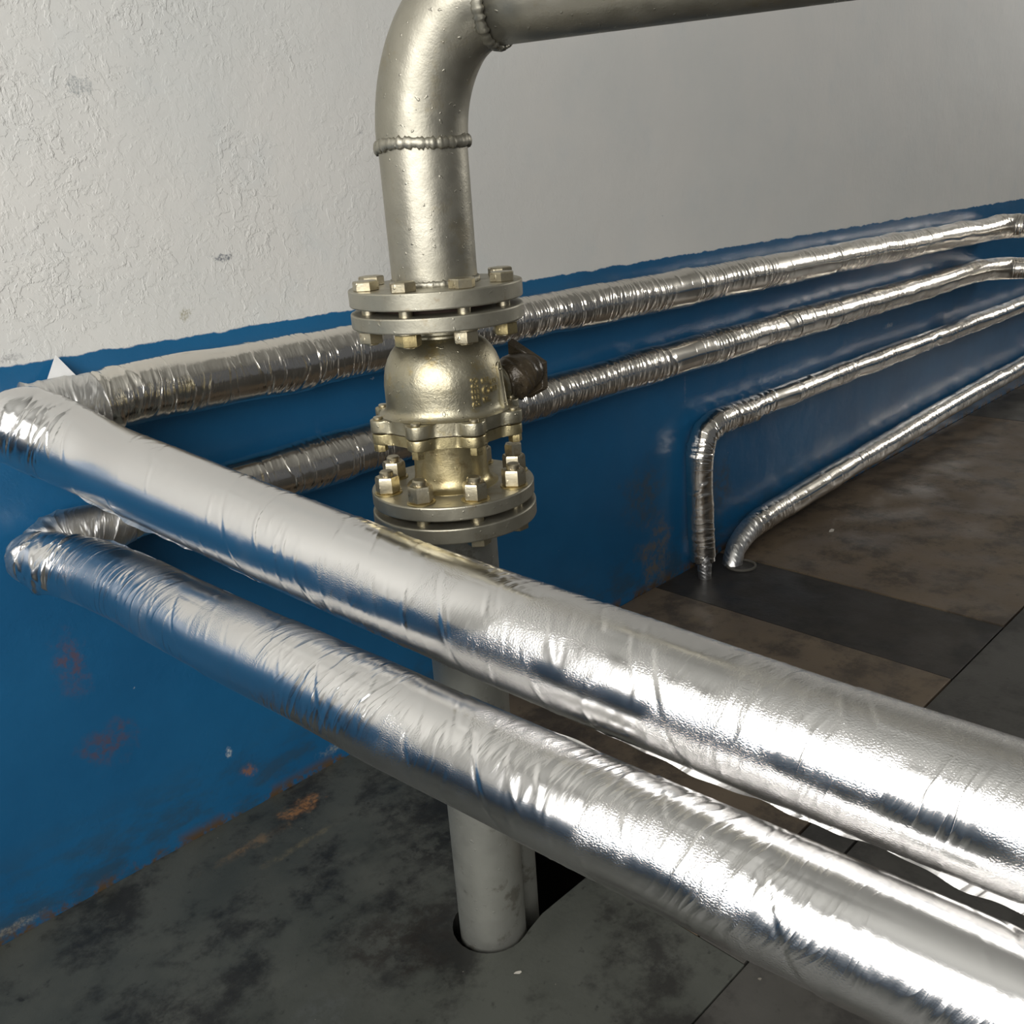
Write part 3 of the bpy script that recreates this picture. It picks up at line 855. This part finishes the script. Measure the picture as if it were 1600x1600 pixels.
# stem housing, bandaged in brown tape, sticking out to the right
sd = Vector((math.cos(math.radians(-12) - RZ), math.sin(math.radians(-12) - RZ), 0))
s0 = Vector((0, 0, z(0.884)))
pts = []
for t_, r_ in ((0.060, 0.030), (0.075, 0.028), (0.085, 0.024), (0.093, 0.025), (0.100, 0.028), (0.110, 0.030), (0.120, 0.0285), (0.130, 0.026), (0.138, 0.024), (0.144, 0.020)):
    c_ = s0 + sd * t_ + Vector((0, 0, 0.004 * math.sin(t_ * 60))); pts.append((*c_, r_))
t = Tube(pts, ds=0.0015, nth=80, up0=(0, 0, 1))
t.lumps(rng, 0.004, 0.02); t.random_creases(rng, 60, 0.0022, (0.0012, 0.0022), None, 0.01, (0.8, 2.5))
L_ = t.s[-1]
t.build('stem_housing', BRONZE, valve, 0, 0.030, rref=.03)
tw = t.build('stem_wrap', TAPE, valve, 0.0285, L_, cap=True, rref=.03); tw['label'] = 'crumpled brown tape wrap'
# folded flat end of the tape with its corners
sx = sd; sy = Vector((0, 0, 1)).cross(sd).normalized(); sz = Vector((0, 0, 1))
bm = bmesh.new(); e_ = s0 + sd * 0.134
cs = [(-0.016, 0.052, -0.018), (0.018, 0.018, 0.016), (0.020, -0.020, 0.014), (-0.006, -0.036, 0.0), (-0.022, -0.020, -0.006), (-0.030, 0.015, -0.010)]
fa = [bm.verts.new(e_ + sy * -a_ + sz * b_ + sx * (c_ + 0.004)) for a_, b_, c_ in cs]
fb = [bm.verts.new(e_ + sy * -a_ * 0.9 + sz * b_ * 0.9 + sx * (c_ - 0.006)) for a_, b_, c_ in cs]
bm.faces.new(fa); bm.faces.new(fb[::-1])
for k in range(6): bm.faces.new((fa[k], fa[(k + 1) % 6], fb[(k + 1) % 6], fb[k]))
bmesh.ops.bevel(bm, geom=list(bm.edges), offset=0.0015, segments=2, affect='EDGES')
o = from_bm('tape_fold', bm, TAPE, valve, angle=30)
tag(valve, 'cast metal ball valve with lobed flange, bolted into the silver riser', 'valve')

low = empty('steel_pipe', (XR, YR, 0.0), RZ)
from_bm('flange', flange_bm(0.7090, 0.7300, 0.1115), FLANGE, low)['label'] = 'flange with rusty rim'
from_bm('upright_run', lathe([(0.0540, -0.30), (0.0540, 0.712)], 80), STEEL_LOW, low)
weld('weld_bead', (0, 0, 0.706), Matrix.Identity(3), 0.0545, STEEL_LOW, low, seed=11, rr=0.003, jit=0.0006)
tag(low, 'grey painted steel pipe under the valve, going down through the floor', 'pipe')

thin = Tube([(0.858, -0.560, zz, 0.0215) for zz in (-0.40, -0.2, 0.0, 0.12, 0.20)], ds=0.02, nth=40, up0=(1, 0, 0))
o = thin.build('steel_pipe', STEEL_LOW, None, cap=True, rref=.02)
tag(o, 'thin dark grey pipe stub right behind the lower steel pipe, in the floor opening', 'pipe')

# ================================================================= SMALL DEBRIS
def chip(x, y, z_, s_, mat, label, seed, cat='paint chip'):
    rg = random.Random(seed); bm = bmesh.new()
    n = 7; pts_ = [(s_ * rg.uniform(.5, 1) * math.cos(2 * PI * k / n) * 1.3, s_ * rg.uniform(.5, 1) * math.sin(2 * PI * k / n) * .7) for k in range(n)]
    bm = prism(pts_, 0, s_ * 0.18, bevel=s_ * 0.03)
    for v in bm.verts: v.co.z += 0.15 * v.co.x * rg.uniform(0.2, .6) + s_ * 0.10
    o = from_bm('paint_chip', bm, mat); o.location = (x, y, z_); o.rotation_euler = (0, 0, rg.uniform(0, 3))
    tag(o, label, cat)


PALE = plain('pale flake', (0.55, 0.52, 0.45), 0.7)
chip(2.674, -0.196, 0.0, 0.014, PALE, 'pale flake lying on the brown slab right of the corner pipe', 1)
chip(0.718, -0.683, 0.0, 0.0055, PALE, 'tiny pale crumb on the grey floor in front of the steel pipe', 2)
